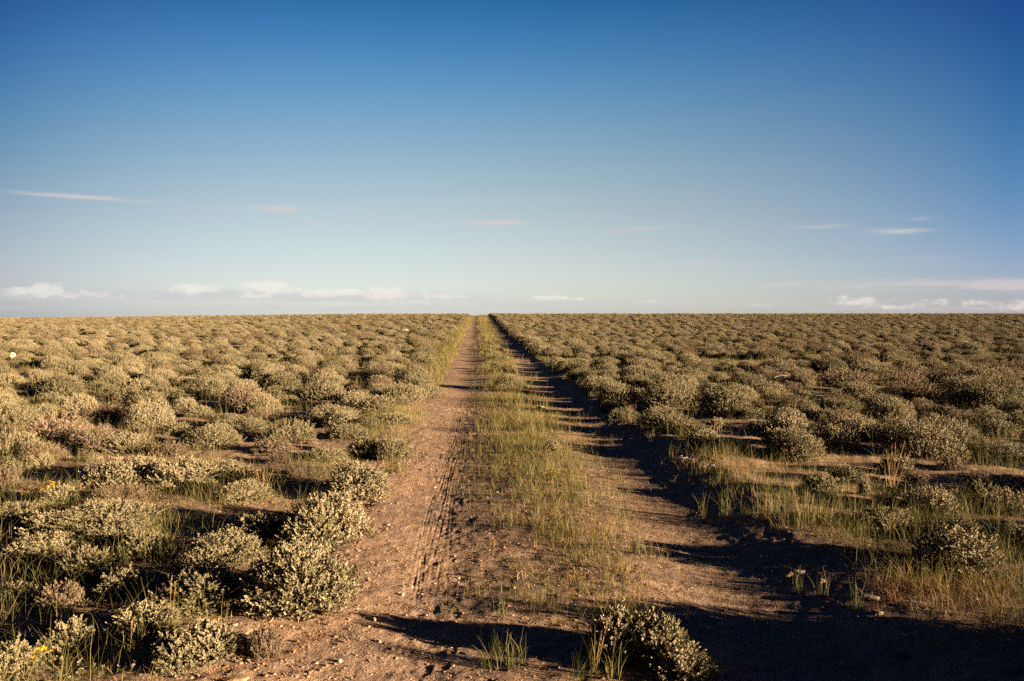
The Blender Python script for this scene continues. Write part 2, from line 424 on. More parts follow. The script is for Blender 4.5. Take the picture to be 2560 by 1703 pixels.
# ------------------------------------------------------------------ sagebrush one can point at: zone, left, right, top, base (pixels of that zoom), kind, label
ZONE = {'A': (0, 1000, .4484), 'B': (800, 1000, .4484), 'C': (1660, 1000, .4484), 'D': (0, 760, .3649), 'E': (860, 760, .3649), 'F': (1700, 760, .3649)}
HERO = [
 ('A', 900, 1370, 940, 1200, 'pale', 'pale sagebrush with upright sprigs, front left lobe of the big clump beside the left track'),
 ('A', 1440, 1930, 810, 1215, 'pale', 'largest rounded sagebrush in the foreground, right against the left wheel track'),
 ('A', 1030, 1440, 745, 960, 'pale', 'arching sagebrush behind the front left lobe of the big foreground clump'),
 ('A', 1290, 1650, 640, 830, 'pale', 'upright tufted sagebrush forming the back of the big foreground clump'),
 ('A', 1600, 1860, 640, 860, 'pale', 'sagebrush joining the back of the clump to the largest rounded one'),
 ('A', 1690, 2010, 525, 800, 'pale', 'rounded sagebrush on the left track edge just beyond the big foreground clump'),
 ('A', 1820, 2160, 335, 570, 'pale', 'neat dome shaped sagebrush on the left track edge beside a green grass tuft'),
 ('A', 530, 900, 310, 500, 'pale', 'long sagebrush mound, left half, above the dry twiggy bush'),
 ('A', 850, 1190, 312, 510, 'pale', 'long sagebrush mound, right half, with a black shadow at its foot'),
 ('A', 1130, 1390, 330, 440, 'pale', 'low sagebrush tail trailing right from the long mound'),
 ('A', 530, 850, 465, 585, 'dry', 'dry pinkish twiggy sagebrush below the long mound'),
 ('A', 1220, 1490, 460, 580, 'pale', 'small solitary rounded sagebrush left of the dome on the track edge'),
 ('A', 310, 830, 590, 760, 'pale', 'wide low sagebrush below the yellow flowers at the left'),
 ('A', 480, 830, 715, 835, 'pale', 'leggy sagebrush lobe hanging below the wide low bush at the left'),
 ('A', 150, 350, 660, 760, 'pale', 'thin sprawling sagebrush arm left of the wide low bush'),
 ('A', 95, 395, 785, 905, 'pale', 'sagebrush with purple flowers growing at its foot on the left'),
 ('A', 690, 920, 795, 890, 'pale', 'small lit sagebrush with bare pale twigs in the dark hollow'),
 ('A', 560, 790, 1005, 1120, 'pale', 'small sagebrush in the hollow left of the front clump'),
 ('A', 230, 440, 1095, 1190, 'dry', 'small dry sagebrush on bare soil below the purple flowers'),
 ('A', 870, 1120, 1330, 1520, 'pale', 'sagebrush near the bottom edge, left lobe, beside the pink daisies'),
 ('A', 960, 1320, 1245, 1480, 'pale', 'sagebrush near the bottom edge with a dead branch at its right'),
 ('A', 1390, 1580, 1365, 1450, 'dry', 'small dry sagebrush on the gravel right of the dead branch'),
 ('A', 250, 510, 1335, 1450, 'pale', 'small rounded sagebrush behind the big yellow flowers at bottom left'),
 ('A', -70, 175, 1445, 1580, 'pale', 'sagebrush cut by the bottom left corner of the photo'),
 ('A', -60, 230, 580, 700, 'pale', 'dull green sagebrush just under the yellow flower clump at the left edge'),
 ('A', -100, 110, 335, 440, 'pale', 'sagebrush cut by the left photo edge above the yellow flowers'),
 ('A', -80, 190, 180, 330, 'pale', 'broad sagebrush at the left photo edge with green grass behind'),
 ('A', 130, 340, 230, 345, 'dry', 'brown twiggy sagebrush with bare stems right of the broad left edge bush'),
 ('A', 170, 480, 75, 235, 'dry', 'pinkish bare stemmed sagebrush in the left field, largest of the twiggy ones'),
 ('A', 420, 620, 130, 250, 'dry', 'twiggy sagebrush touching the right side of the largest pinkish one'),
 ('A', 590, 820, 180, 300, 'pale', 'rounded sagebrush right of the twiggy pair in the left field'),
 ('A', 470, 640, 225, 305, 'dry', 'low purple stemmed sagebrush leaning on the rounded one in the left field'),
 ('A', 440, 690, 20, 135, 'dry', 'dome of dry sagebrush behind the rounded left field bush'),
 ('A', 1010, 1345, 135, 275, 'pale', 'bright cushion shaped sagebrush in the middle of the left field'),
 ('A', 910, 1060, 140, 200, 'pale', 'small arm of sagebrush left of the bright cushion'),
 ('A', 1200, 1480, 85, 190, 'pale', 'sagebrush behind the bright cushion in the left field'),
 ('A', 1470, 1745, 95, 240, 'pale', 'bright ridge shaped sagebrush right of the cushion in the left field'),
 ('A', 1420, 1620, 205, 310, 'dry', 'pinkish sagebrush below the bright ridge shaped one'),
 ('A', 1690, 1945, 270, 355, 'pale', 'sagebrush with straw grass in front, left of the dark leggy one'),
 ('A', 1680, 1990, 35, 130, 'pale', 'broad sagebrush behind the bright ridge in the left field'),
 ('A', 1840, 2060, 145, 220, 'pale', 'low flat sagebrush between ridge and grass verge'),
 ('A', 830, 1050, 250, 315, 'dry', 'low brown sagebrush between cushion and long mound'),
 ('B', 160, 330, 200, 330, 'pale', 'dark leggy sagebrush left half, behind the track edge dome'),
 ('B', 300, 500, 195, 330, 'pale', 'leggy sagebrush right half, with a green grass tuft at its foot'),
 ('B', 195, 350, 95, 165, 'pale', 'small sagebrush on the left verge beyond the leggy pair'),
 ('B', 40, 230, 140, 215, 'pale', 'rounded sagebrush left of the small verge one'),
 ('B', 330, 520, 80, 140, 'pale', 'low spreading sagebrush among verge grass left of the track'),
 ('B', 110, 230, 955, 1040, 'dry', 'tiny dry sagebrush seedling on the gravel beside the largest rounded bush'),
 ('B', 1480, 1800, 1195, 1480, 'pale', 'sagebrush on the grass strip at bottom centre, left half in shade'),
 ('B', 1700, 2030, 1230, 1500, 'pale', 'sagebrush on the grass strip at bottom centre, right sunlit half'),
 ('B', 1850, 2180, 1440, 1590, 'pale', 'low sagebrush cut by the bottom edge beside the right wheel track'),
 ('B', 1255, 1345, 253, 297, 'pale', 'tiny whitish sagebrush in the grass strip'),
 ('E', 1020, 1235, 475, 585, 'pale', 'lone bright sagebrush at the end of the grass strip casting a long shadow'),
 ('E', 1080, 1170, 405, 470, 'pale', 'small sagebrush on the strip just beyond the lone bright one'),
 ('E', 1000, 1120, 345, 395, 'pale', 'far small sagebrush on the strip, second beyond the lone bright one'),
 ('E', 355, 620, 460, 600, 'pale', 'tall bright sagebrush at the left verge, opposite the lone strip bush'),
 ('E', 440, 680, 545, 645, 'pale', 'bright sagebrush at the foot of the tall one on the left verge'),
 ('E', 150, 440, 390, 500, 'pale', 'dark hollowed sagebrush left of the tall bright verge one'),
 ('E', 110, 360, 615, 745, 'pale', 'broad sagebrush below the dark hollowed one at the left'),
 ('E', -60, 150, 590, 720, 'pale', 'sagebrush left of the broad one, shaded on its left side'),
 ('E', -120, 90, 720, 850, 'pale', 'sagebrush below the shaded one, near the small verge bush'),
 ('E', 1740, 2010, 530, 690, 'pale', 'bright sagebrush on the right track edge with a deep shadow behind'),
 ('E', 1600, 1860, 490, 600, 'pale', 'sagebrush on the right track edge before the bright shadowed one'),
 ('E', 1750, 1930, 655, 740, 'pale', 'low sagebrush at the foot of the bright right edge one'),
 ('E', 2000, 2360, 690, 870, 'pale', 'large spilling sagebrush on the right track edge above bare soil'),
 ('E', 1800, 2030, 700, 800, 'pale', 'shaded sagebrush left of the large spilling one'),
 ('E', 1700, 1900, 365, 450, 'pale', 'rounded sagebrush in the row along the right track'),
 ('E', 1450, 1610, 388, 470, 'pale', 'sagebrush nearest the right wheel track in the receding row'),
 ('E', 2200, 2430, 475, 600, 'pale', 'upright sagebrush in the right field behind the edge row'),
 ('E', 1960, 2150, 370, 450, 'pale', 'dome shaped sagebrush in the right field in pale grass'),
 ('F', 110, 500, 540, 755, 'pale', 'big rounded sagebrush in the right field behind the spilling one'),
 ('F', 590, 970, 858, 1085, 'pale', 'brightly lit sagebrush at the centre of the right foreground field'),
 ('F', 940, 1195, 830, 1010, 'pale', 'half shaded sagebrush right of the brightly lit one'),
 ('F', 640, 900, 800, 880, 'pale', 'sagebrush just behind the brightly lit one in the right field'),
 ('F', 400, 600, 738, 790, 'pale', 'flat topped sagebrush behind the dark grassy one on the right'),
 ('F', 480, 610, 795, 870, 'pale', 'small sagebrush left of the brightly lit one'),
 ('F', 170, 480, 900, 1030, 'pale', 'dark sagebrush fully in shade above the grassy right verge'),
 ('F', 0, 235, 805, 900, 'pale', 'sagebrush lobe lit at its top above the shaded dark one'),
 ('F', 630, 850, 708, 810, 'pale', 'sloping sagebrush in the right field behind bare twigs'),
 ('F', 865, 975, 725, 775, 'pale', 'small knob of sagebrush in the right field grass'),
 ('F', 980, 1210, 735, 810, 'pale', 'ragged sagebrush right of the small knob'),
 ('F', 1240, 1560, 622, 730, 'pale', 'smooth rounded sagebrush hump in the far right field'),
 ('F', 1550, 1770, 660, 770, 'dry', 'dark hump of sagebrush right of the smooth rounded one'),
 ('F', 1750, 1920, 700, 780, 'dry', 'brownish sagebrush trailing right from the dark hump'),
 ('F', 1570, 2000, 785, 1000, 'pale', 'big tangled sagebrush in shadow at the right'),
 ('F', 1990, 2400, 940, 1080, 'pale', 'long low sagebrush with a lit crest at the right photo edge'),
 ('F', 1480, 1860, 540, 660, 'dry', 'wide dry sagebrush in the right field behind the dark hump'),
 ('F', 1800, 2120, 505, 620, 'pale', 'wide sagebrush in the shadowed far right'),
 ('F', 590, 900, 630, 700, 'dry', 'dry sagebrush behind the sloping one in the right field'),
 ('F', 980, 1180, 600, 690, 'dry', 'rusty sagebrush in the right field before the long shadow'),
 ('C', 1225, 1375, 305, 425, 'pale', 'narrow sagebrush beside bent straw stalks on the right'),
 ('C', 1350, 1475, 388, 495, 'dry', 'brown topped sagebrush right of the narrow one'),
 ('C', 1360, 1625, 480, 655, 'pale', 'sagebrush in the middle of the right foreground, in half shade'),
 ('C', 1095, 1410, 615, 745, 'pale', 'pale sagebrush with green grass at its right foot on the right verge'),
 ('C', 1440, 1840, 730, 1000, 'pale', 'largest sagebrush on the right foreground above the rusty dry grass'),
 ('C', 1780, 2030, 498, 640, 'dry', 'twiggy sagebrush at the right photo edge'),
 ('C', 1890, 2080, 750, 830, 'pale', 'sagebrush tip at the right photo edge beside the largest one'),
 ('C', 1080, 1145, 488, 535, 'pale', 'tiny whitish sagebrush sprig in shade on the right verge'),
]
rng = np.random.default_rng(11)
placed = []                                # (x, y, w, h, kind, label, group)
for z, x0, x1, top, base, kind, label in HERO:
    ox, oy, f = ZONE[z]
    px, py, wpx, hpx = ox+(x0+x1)/2*f, oy+base*f, (x1-x0)*f, (base-top)*f
    x, y = at(px, py); d = math.hypot(x, y)
    Wm = wpx/FPX*d*(1.36 if len(placed) < 6 else 1.24); ext = hpx/FPX*d; Hm = min(max(ext-.34*Wm*CAM_H/d, .15), .40)
    k = (d+.33*Wm)/d
    placed.append([x*k, y*k, Wm, Hm*(1.1 if len(placed) < 6 else 1.25 if 'at bottom centre' in label else .98), kind, label, 'sagebrush bushes across the steppe'])
NH = len(placed)
# ------------------------------------------------------------------ the rest of the brush field, by chance
cell = {}
def near_ok(x, y, w):
    i, j = math.floor(x), math.floor(y)
    for a in (-1, 0, 1):
        for b in (-1, 0, 1):
            for (qx, qy, qw) in cell.get((i+a, j+b), ()):
                if (x-qx)**2+(y-qy)**2 < (.44*(w+qw))**2: return False
    return True
def put(x, y, w): cell.setdefault((math.floor(x), math.floor(y)), []).append((x, y, w))
for p in placed: put(p[0], p[1], p[2])
fill = []
yy = 1.0
while yy < 150:
    half = 5.5 + yy*.84
    st = .48 if yy < 60 else .60
    n = int(2*half/st)
    for i in range(n):
        x = -half + (i+rng.random())*2*half/n; y = yy + rng.random()*st
        if rng.random() < .06: continue
        left_edge = -1.15 - .55*sstep(y, 15, 30) - .1*rng.random(); right_edge = 2.12+.12*rng.random()
        if left_edge < x < right_edge: continue
        if x < 0 and y < 9.6 and x/y > -.80: continue
        if x > 0 and x/y < .80 and (y < 5.6 or (y < 8.4 and x < 3.7)): continue
        if y < 30 and fbm(x*.42, y*.36, 91, 3) < -.22: continue
        w = float(np.clip(rng.lognormal(math.log(.70), .36), .26, 1.3)); h = float(np.clip(w*rng.uniform(.29, .46)*(1.05 if 0 < x < 3.1 else 1), .13, .40))
        if 2.8 < y < 4.4 and 2.4 < x < 4.8: continue
        if not near_ok(x, y, w): continue
        put(x, y, w); fill.append([x, y, w, h, 'dry' if rng.random() < .06+.5*float(sstep(fbm(x*.16, y*.16, 131, 3), .0, .35)) else 'pale', None, None])
    yy += st
# taller brush beyond the right edge of the frame that shades the near end of the right wheel track
for (x, y, w, h) in [(2.45, 2.75, .7, .26), (2.8, 3.1, .8, .36), (2.75, 1.0, 1.0, .52), (3.3, 1.7, .9, .50), (2.5, 1.75, .8, .42), (3.0, .2, 1.0, .5), (3.6, 2.5, 1.0, .48), (2.0, .3, .9, .45), (4.2, 1.9, 1.1, .5), (1.7, -.6, .8, .42)]:
    fill.append([x, y, w, h, 'pale', None, None])
for i in range(120):
    y = rng.uniform(3.5, 9.8); x = rng.uniform(-.74, -.2)*y if i < 85 else rng.uniform(2.4, .68*y+.3)
    w = rng.uniform(.18, .42); p_ = not near_ok(x, y, w*.95)
    if p_ or x > .66*y: continue
    put(x, y, w); fill.append([x, y, w, w*rng.uniform(.4, .52), 'dry' if rng.random() < .45 else 'pale', None, None])
for i in range(26):                        # low brush that has taken hold on the far part of the strip
    y = 17.5+70*rng.random()**1.4; x = .62+.16*rng.normal(); w = rng.uniform(.25, .45)
    if near_ok(x, y, w*2): put(x, y, w); fill.append([x, y, w, w*.5, 'pale', None, None])
def inframe(p, mg=0):
    v = np.array([p[0], p[1], float(height(p[0], p[1], False))+.15-CAM_H]); zc = v@F_
    if zc < .3: return False
    u = 1280+FPX*(v@R_)/zc; w_ = 851.5-FPX*(v@U_)/zc
    return -mg < u < 2560+mg and w_ < 1703+mg
vis = sorted([p for p in fill if inframe(p)], key=lambda p: -(p[2]*p[3])/(p[0]**2+p[1]**2))
single = vis[:298-NH]
ids = {id(p) for p in single}
rest = [p for p in fill if id(p) not in ids]
# words for the chance-placed ones: what stands nearest to them
NICK = [(p[0], p[1], n) for p, n in [(placed[i], nk) for i, nk in enumerate([h[6] for h in HERO])]]
def short(l):
    for cut in (',', ' with ', ' behind ', ' beside ', ' just ', ' right of ', ' left of ', ' above ', ' below ', ' in the ', ' on the '):
        pass
    return l
LAND = [(7, 'the track edge dome'), (8, 'the long mound'), (33, 'the bright cushion bush'), (36, 'the bright ridge bush'), (28, 'the largest pinkish bush'), (26, 'the broad left edge bush'), (52, 'the lone strip bush'),
        (55, 'the tall bright verge bush'), (57, 'the dark hollowed bush'), (61, 'the bright right edge bush'), (64, 'the large spilling bush'), (66, 'the rounded right row bush'), (69, 'the pale grass dome'),
        (70, 'the big right field bush'), (81, 'the smooth hump'), (84, 'the big tangled bush'), (85, 'the lit crest bush'), (87, 'the wide shadowed bush'), (32, 'the dry dome'), (39, 'the broad ridge rear bush')]
used = {}
for p in sorted(single, key=lambda p: p[1]):
    size = 'small' if p[2] < .5 else ('wide' if p[2] > .82 else 'middling')
    look = 'brownish' if p[4] == 'dry' else ('flat green' if p[3]/p[2] < .42 else 'rounded green')
    q = sorted(LAND, key=lambda a: (placed[a[0]][0]-p[0])**2+(placed[a[0]][1]-p[1])**2)
    side = 'left of the track' if p[0] < 0 else 'right of the track'
    done = False
    for a in q[:3]:
        dx, dy = p[0]-placed[a[0]][0], p[1]-placed[a[0]][1]
        dd = math.hypot(dx, dy); far = 'just ' if dd < 1.3 else ('' if dd < 3 else ('well ' if dd < 6 else 'far '))
        th = math.degrees(math.atan2(dx, dy))
        rel = ('behind' if abs(th) < 25 else 'behind and right of' if 25 <= th < 65 else 'right of' if 65 <= th < 115 else 'in front of' if abs(th) > 115 else 'behind and left of' if -65 < th <= -25 else 'left of')
        l = f'{size} {look} sagebrush {far}{rel} {a[1]}'
        if l not in used: done = True; break
    if not done: l = f'{size} {look} sagebrush {far}{rel} {a[1]}'
    used[l] = 1; p[5] = l; p[6] = 'sagebrush bushes across the steppe'
rng = np.random.default_rng(12)
for p in placed + single:
    sagebrush(p[0], p[1], p[2], p[3], p[4], p[5], p[6], rng.uniform(0, 6.28), rng)
# everything smaller in view: one mass of brush
rng = np.random.default_rng(13)
SRC = []                                    # one standing bush of each shape serves as the pattern
for v in VAR:
    q = [o for o in C.objects if o.type == 'MESH' and o.data == v[3] and o.parent]
    if q: SRC.append((v[0], v[1], v[2], q[0], [c for c in q[0].parent.children if c.data == v[4]][0]))
pos, scl, rot, sel = [], [], [], []
for p in rest:
    c = [i for i, v in enumerate(SRC) if v[0] == p[4]]
    best = min(abs(math.log(SRC[i][1]/p[2])) for i in c); c = [i for i in c if abs(math.log(SRC[i][1]/p[2])) < best+.05]
    i = c[rng.integers(0, len(c))]; k = p[2]/SRC[i][1]
    pos.append((p[0], p[1], float(height(p[0], p[1], False))-.012)); sel.append(i)
    scl.append((k, k*rng.uniform(.85, 1.1), p[3]/SRC[i][2])); rot.append((rng.normal()*.04, rng.normal()*.04, rng.uniform(0, 6.28)))
me = bpy.data.meshes.new('sagebrush_field'); me.from_pydata(pos, [], [])
for nm, arr in (('scl', scl), ('rot', rot)):
    me.attributes.new(nm, 'FLOAT_VECTOR', 'POINT').data.foreach_set('vector', np.array(arr, np.float32).ravel())
me.attributes.new('sel', 'INT', 'POINT').data.foreach_set('value', np.array(sel, np.int32))
for m in (M_LEAF, M_PINK, M_TWIG): me.materials.append(m)
print('REST', len(rest), len(SRC))
ng = bpy.data.node_groups.new('scatter_brush', 'GeometryNodeTree')
ng.interface.new_socket('Geometry', in_out='INPUT', socket_type='NodeSocketGeometry')
ng.interface.new_socket('Geometry', in_out='OUTPUT', socket_type='NodeSocketGeometry')
N_ = ng.nodes; L_ = ng.links
gi = N_.new('NodeGroupInput'); go = N_.new('NodeGroupOutput')
jn = N_.new('GeometryNodeJoinGeometry')
for v in reversed(SRC):
    j2 = N_.new('GeometryNodeJoinGeometry')
    for ob in (v[3], v[4]):
        oi = N_.new('GeometryNodeObjectInfo'); oi.transform_space = 'ORIGINAL'; oi.inputs['Object'].default_value = ob
        L_.new(oi.outputs['Geometry'], j2.inputs[0])
    g2 = N_.new('GeometryNodeGeometryToInstance'); L_.new(j2.outputs[0], g2.inputs[0]); L_.new(g2.outputs[0], jn.inputs[0])
iop = N_.new('GeometryNodeInstanceOnPoints')
L_.new(gi.outputs[0], iop.inputs['Points']); L_.new(jn.outputs[0], iop.inputs['Instance'])
iop.inputs['Pick Instance'].default_value = True
def nattr(nm, ty):
    n = N_.new('GeometryNodeInputNamedAttribute'); n.data_type = ty; n.inputs['Name'].default_value = nm
    return n.outputs['Attribute']
L_.new(nattr('sel', 'INT'), iop.inputs['Instance Index'])
er = N_.new('FunctionNodeEulerToRotation'); L_.new(nattr('rot', 'FLOAT_VECTOR'), er.inputs[0])
L_.new(er.outputs[0], iop.inputs['Rotation']); L_.new(nattr('scl', 'FLOAT_VECTOR'), iop.inputs['Scale'])
L_.new(iop.outputs[0], go.inputs[0])
o = link('sagebrush_field', me)
md = o.modifiers.new('scatter', 'NODES'); md.node_group = ng
tag(o, 'endless grey green sagebrush reaching the horizon on both sides of the track', 'sagebrush', None, 'stuff')

# ------------------------------------------------------------------ grass
def blades(P, Hh, lean, wd, rng, tint, curl=.35):
    n = len(P); a = rng.uniform(0, 2*math.pi, n); l = lean*np.abs(rng.normal(size=n))
    d = np.stack([np.cos(a)*l, np.sin(a)*l, np.ones(n)], 1)
    b = rng.uniform(0, 2*math.pi, n); s = np.stack([np.cos(b), np.sin(b), np.zeros(n)], 1)*wd[:, None]*.5
    H = Hh[:, None]
    m = P + d*H*.55; tpt = P + d*H*.98 + np.stack([np.cos(a), np.sin(a), -np.ones(n)*.4], 1)*H*curl*np.minimum(l+.1, .6)[:, None]
    V = np.stack([P-s, P+s, m-s*.75, m+s*.75, tpt-s*.15, tpt+s*.15], 1).reshape(-1, 3)
    o = np.arange(n)[:, None]*6
    Q = np.stack([o+[0, 1, 3, 2], o+[2, 3, 5, 4]], 1).reshape(-1, 4)
    return V, Q, np.repeat(np.clip(tint, 0, 1), 6)
def tuft_points(x, y, r, n, rng):
    a = rng.uniform(0, 6.28, n); q = r*np.sqrt(rng.random(n))
    X = x+q*np.cos(a); Yy = y+q*np.sin(a)
    return np.stack([X, Yy, height(X, Yy, False)-.008], 1)
rng = np.random.default_rng(21)
acc = {'green': [], 'straw': []}
def grass_add(x, y, r, n, h, lean, w, t0, key='green', spread=.18):
    P = tuft_points(x, y, r, n, rng)
    acc[key].append(blades(P, h*rng.uniform(.45, 1.15, n), lean, np.full(n, w), rng, t0+spread*rng.normal(size=n)))
# strip between the tracks: sparse blades near, thick further off
for i in range(2000):
    y = 3.6+6.6*rng.random()**.7; x = .60+.32*rng.normal()
    if y < 5 and x > .9 and rng.random() < .6: continue
    if fbm(x*1.3, y*1.3, 101, 3) < -.22: continue
    grass_add(x, y, .03, rng.integers(3, 11), .05+.13*rng.random()**1.8, .38, .0024, rng.uniform(.1, .75))
for i in range(2600):
    y = 10+rng.random()**1.5*115; x = .60+.30*rng.normal()
    if 11.6 < y < 12.6 or 14.3 < y < 15.4: continue
    k = y/10
    grass_add(x, y, .06+.02*k, 9, rng.uniform(.11, .27), .35, .003*k**.8, rng.uniform(.25, .8))
for i in range(4200):                       # matted short growth under the tall blades
    y = 4.2+11*rng.random()**.9; x = .60+.34*rng.normal()
    if fbm(x*1.1, y*1.1, 141, 3) < -.10: continue
    grass_add(x, y, .05, 8, rng.uniform(.02, .06), .9, .0026*max(1, y/8), rng.uniform(.15, .8))
for i in range(800):
    y = 4.0+12*rng.random(); x = .60+.34*rng.normal()
    if fbm(x*1.4, y*1.4, 151, 3) < .05: continue
    grass_add(x, y, .05, 8, rng.uniform(.03, .09), 1.0, .0026*max(1, y/8), rng.uniform(.1, .9), 'straw')
# left verge
for i in range(2200):
    y = 7.2+rng.random()**1.8*105; x = -.86-.45*abs(rng.normal()) + .12*fbm(y*.5, y*0, 7, 2)
    k = y/10
    if y < 15 and fbm(x*1.3, y*.7, 103, 2) < -.05: continue
    grass_add(x, y, .07+.02*k, 9, rng.uniform(.09, .2), .35, .003*k**.8, rng.uniform(.3, .85))
# right verge
for i in range(500):
    y = 5.2+rng.random()**1.4*60; x = 1.98+.16*abs(rng.normal())+ (.25*rng.random() if y < 9 else 0)
    k = max(y/10, .7)
    grass_add(x, y, .05, 7, rng.uniform(.08, .22), .3, .003*k**.8, rng.uniform(.1, .55))
for i in range(330):
    y = rng.uniform(5.3, 8.2); x = rng.uniform(1.95, 3.6)
    grass_add(x, y, .05, 8, .05+.16*rng.random()**1.5, .35, .0026, rng.uniform(.15, .65))
# among the bushes
for i in range(30000):
    y = 3+rng.random()**1.8*90; half = .80*y+1
    x = rng.uniform(-half, half)
    if -1.2 < x < 2.2: continue
    n = fbm(x*.55, y*.55, 61, 4)
    if n < -.05 - .3*min(y/40, 1) and rng.random() < (.80 if y < 10 else .4): continue
    k = max(y/10, .6)
    grass_add(x, y, .10+.03*k, 8 if y > 10 else 14, rng.uniform(.06, .26), .4, .0028*k**.85, rng.uniform(.0, .7))
# fallen straw and litter on the near soil
for i in range(8000):
    y = 2.8+rng.random()**1.2*8; x = rng.uniform(-.75*y-.5, .75*y+.5)
    if (abs(x-XL) < .42 or abs(x-XR) < .45) and rng.random() < .93: continue
    grass_add(x, y, .05, 4, rng.uniform(.015, .05), 2.2, .0028, rng.uniform(.1, .9), 'straw', .25)
# rusty dry grass at the right foreground
for (px, py, wx, n) in ((2330, 1470, 150, 130), (2430, 1450, 120, 110), (2230, 1475, 90, 50), (2480, 1500, 90, 60), (2390, 1495, 120, 80), (1800, 1170, 120, 60), (1950, 1190, 120, 50), (2050, 1305, 60, 30), (240, 1245, 60, 20), (330, 1270, 110, 60)):
    for i in range(int(n*.5)):
        x, y = at(px+wx*rng.normal()*.5, py+24*rng.normal())
        grass_add(x, y, .03, 7, rng.uniform(.04, .15), .8, .0024, rng.uniform(.1, .9), 'straw')
def join(l):
    V, Q, T, o = [], [], [], 0
    for v, q, tt in l: V.append(v); Q.append(q+o); T.append(tt); o += len(v)
    return np.concatenate(V), np.concatenate(Q), np.concatenate(T)
v, q, tt = join(acc['green'])
tag(link('grass', mesh_from('grass', v, q, [M_GRASS], tint=tt)), 'thin yellow green grass growing on the strip, the verges and between bushes', 'grass', None, 'stuff')
v, q, tt = join(acc['straw'])
tag(link('dry_grass', mesh_from('dry_grass', v, q, [M_STRAW], tint=tt)), 'rusty dry grass and straw litter lying on the bare soil', 'dry grass', None, 'stuff')

# tufts that stand apart
def grass_tuft(px, py, n, h, r, lean, t0, label, heads=0, w=.003, lx=0.0):
    x, y = at(px, py); z = float(height(x, y, False))
    P = tuft_points(0, 0, r, n, rng); P[:, 2] = -.008
    V, Q, tt = blades(P, h*rng.uniform(.5, 1.1, n), lean, np.full(n, w), rng, t0+.14*rng.normal(size=n))
    o = link('grass_tuft', mesh_from('grass_tuft', V, Q, [M_GRASS], tint=tt), None, (x, y, z))
    if lx: o.rotation_euler = (0, lx, 0)
    if heads:
        LV = []; pol = []
        PH, DH = [], []
        for i in range(heads):
            b = P[rng.integers(0, n)]; a = rng.uniform(0, 6.28); l = rng.uniform(.05, .4)
            tip = b+np.array([math.cos(a)*l, math.sin(a)*l, 1])*h*rng.uniform(.9, 1.35)
            u = np.linspace(0, 1, 4)[:, None]
            pol.append((b+(tip-b)*u+np.array([0, 0, .04*h])*np.sin(u*3.14), np.full(4, .0012)))
            for k in range(16):
                PH.append(b+(tip-b)*(.78+.24*k/16)); DH.append(unit((tip-b)/h*1.0+rng.normal(size=3)*.35))
        PH, DH = np.array(PH), np.array(DH)
        v2, q2 = leaf_quads(PH, DH, np.full(len(PH), .012), np.full(len(PH), .0032), rng)
        v3, q3 = tubes(pol)
        link('seed_head', mesh_from('seed_head', np.concatenate([v2, v3]), np.concatenate([q2, q3+len(v2)]), [M_STRAW], tint=np.full(len(v2)+len(v3), .8)), o)
    tag(o, label, 'grass', 'grass tufts standing apart')
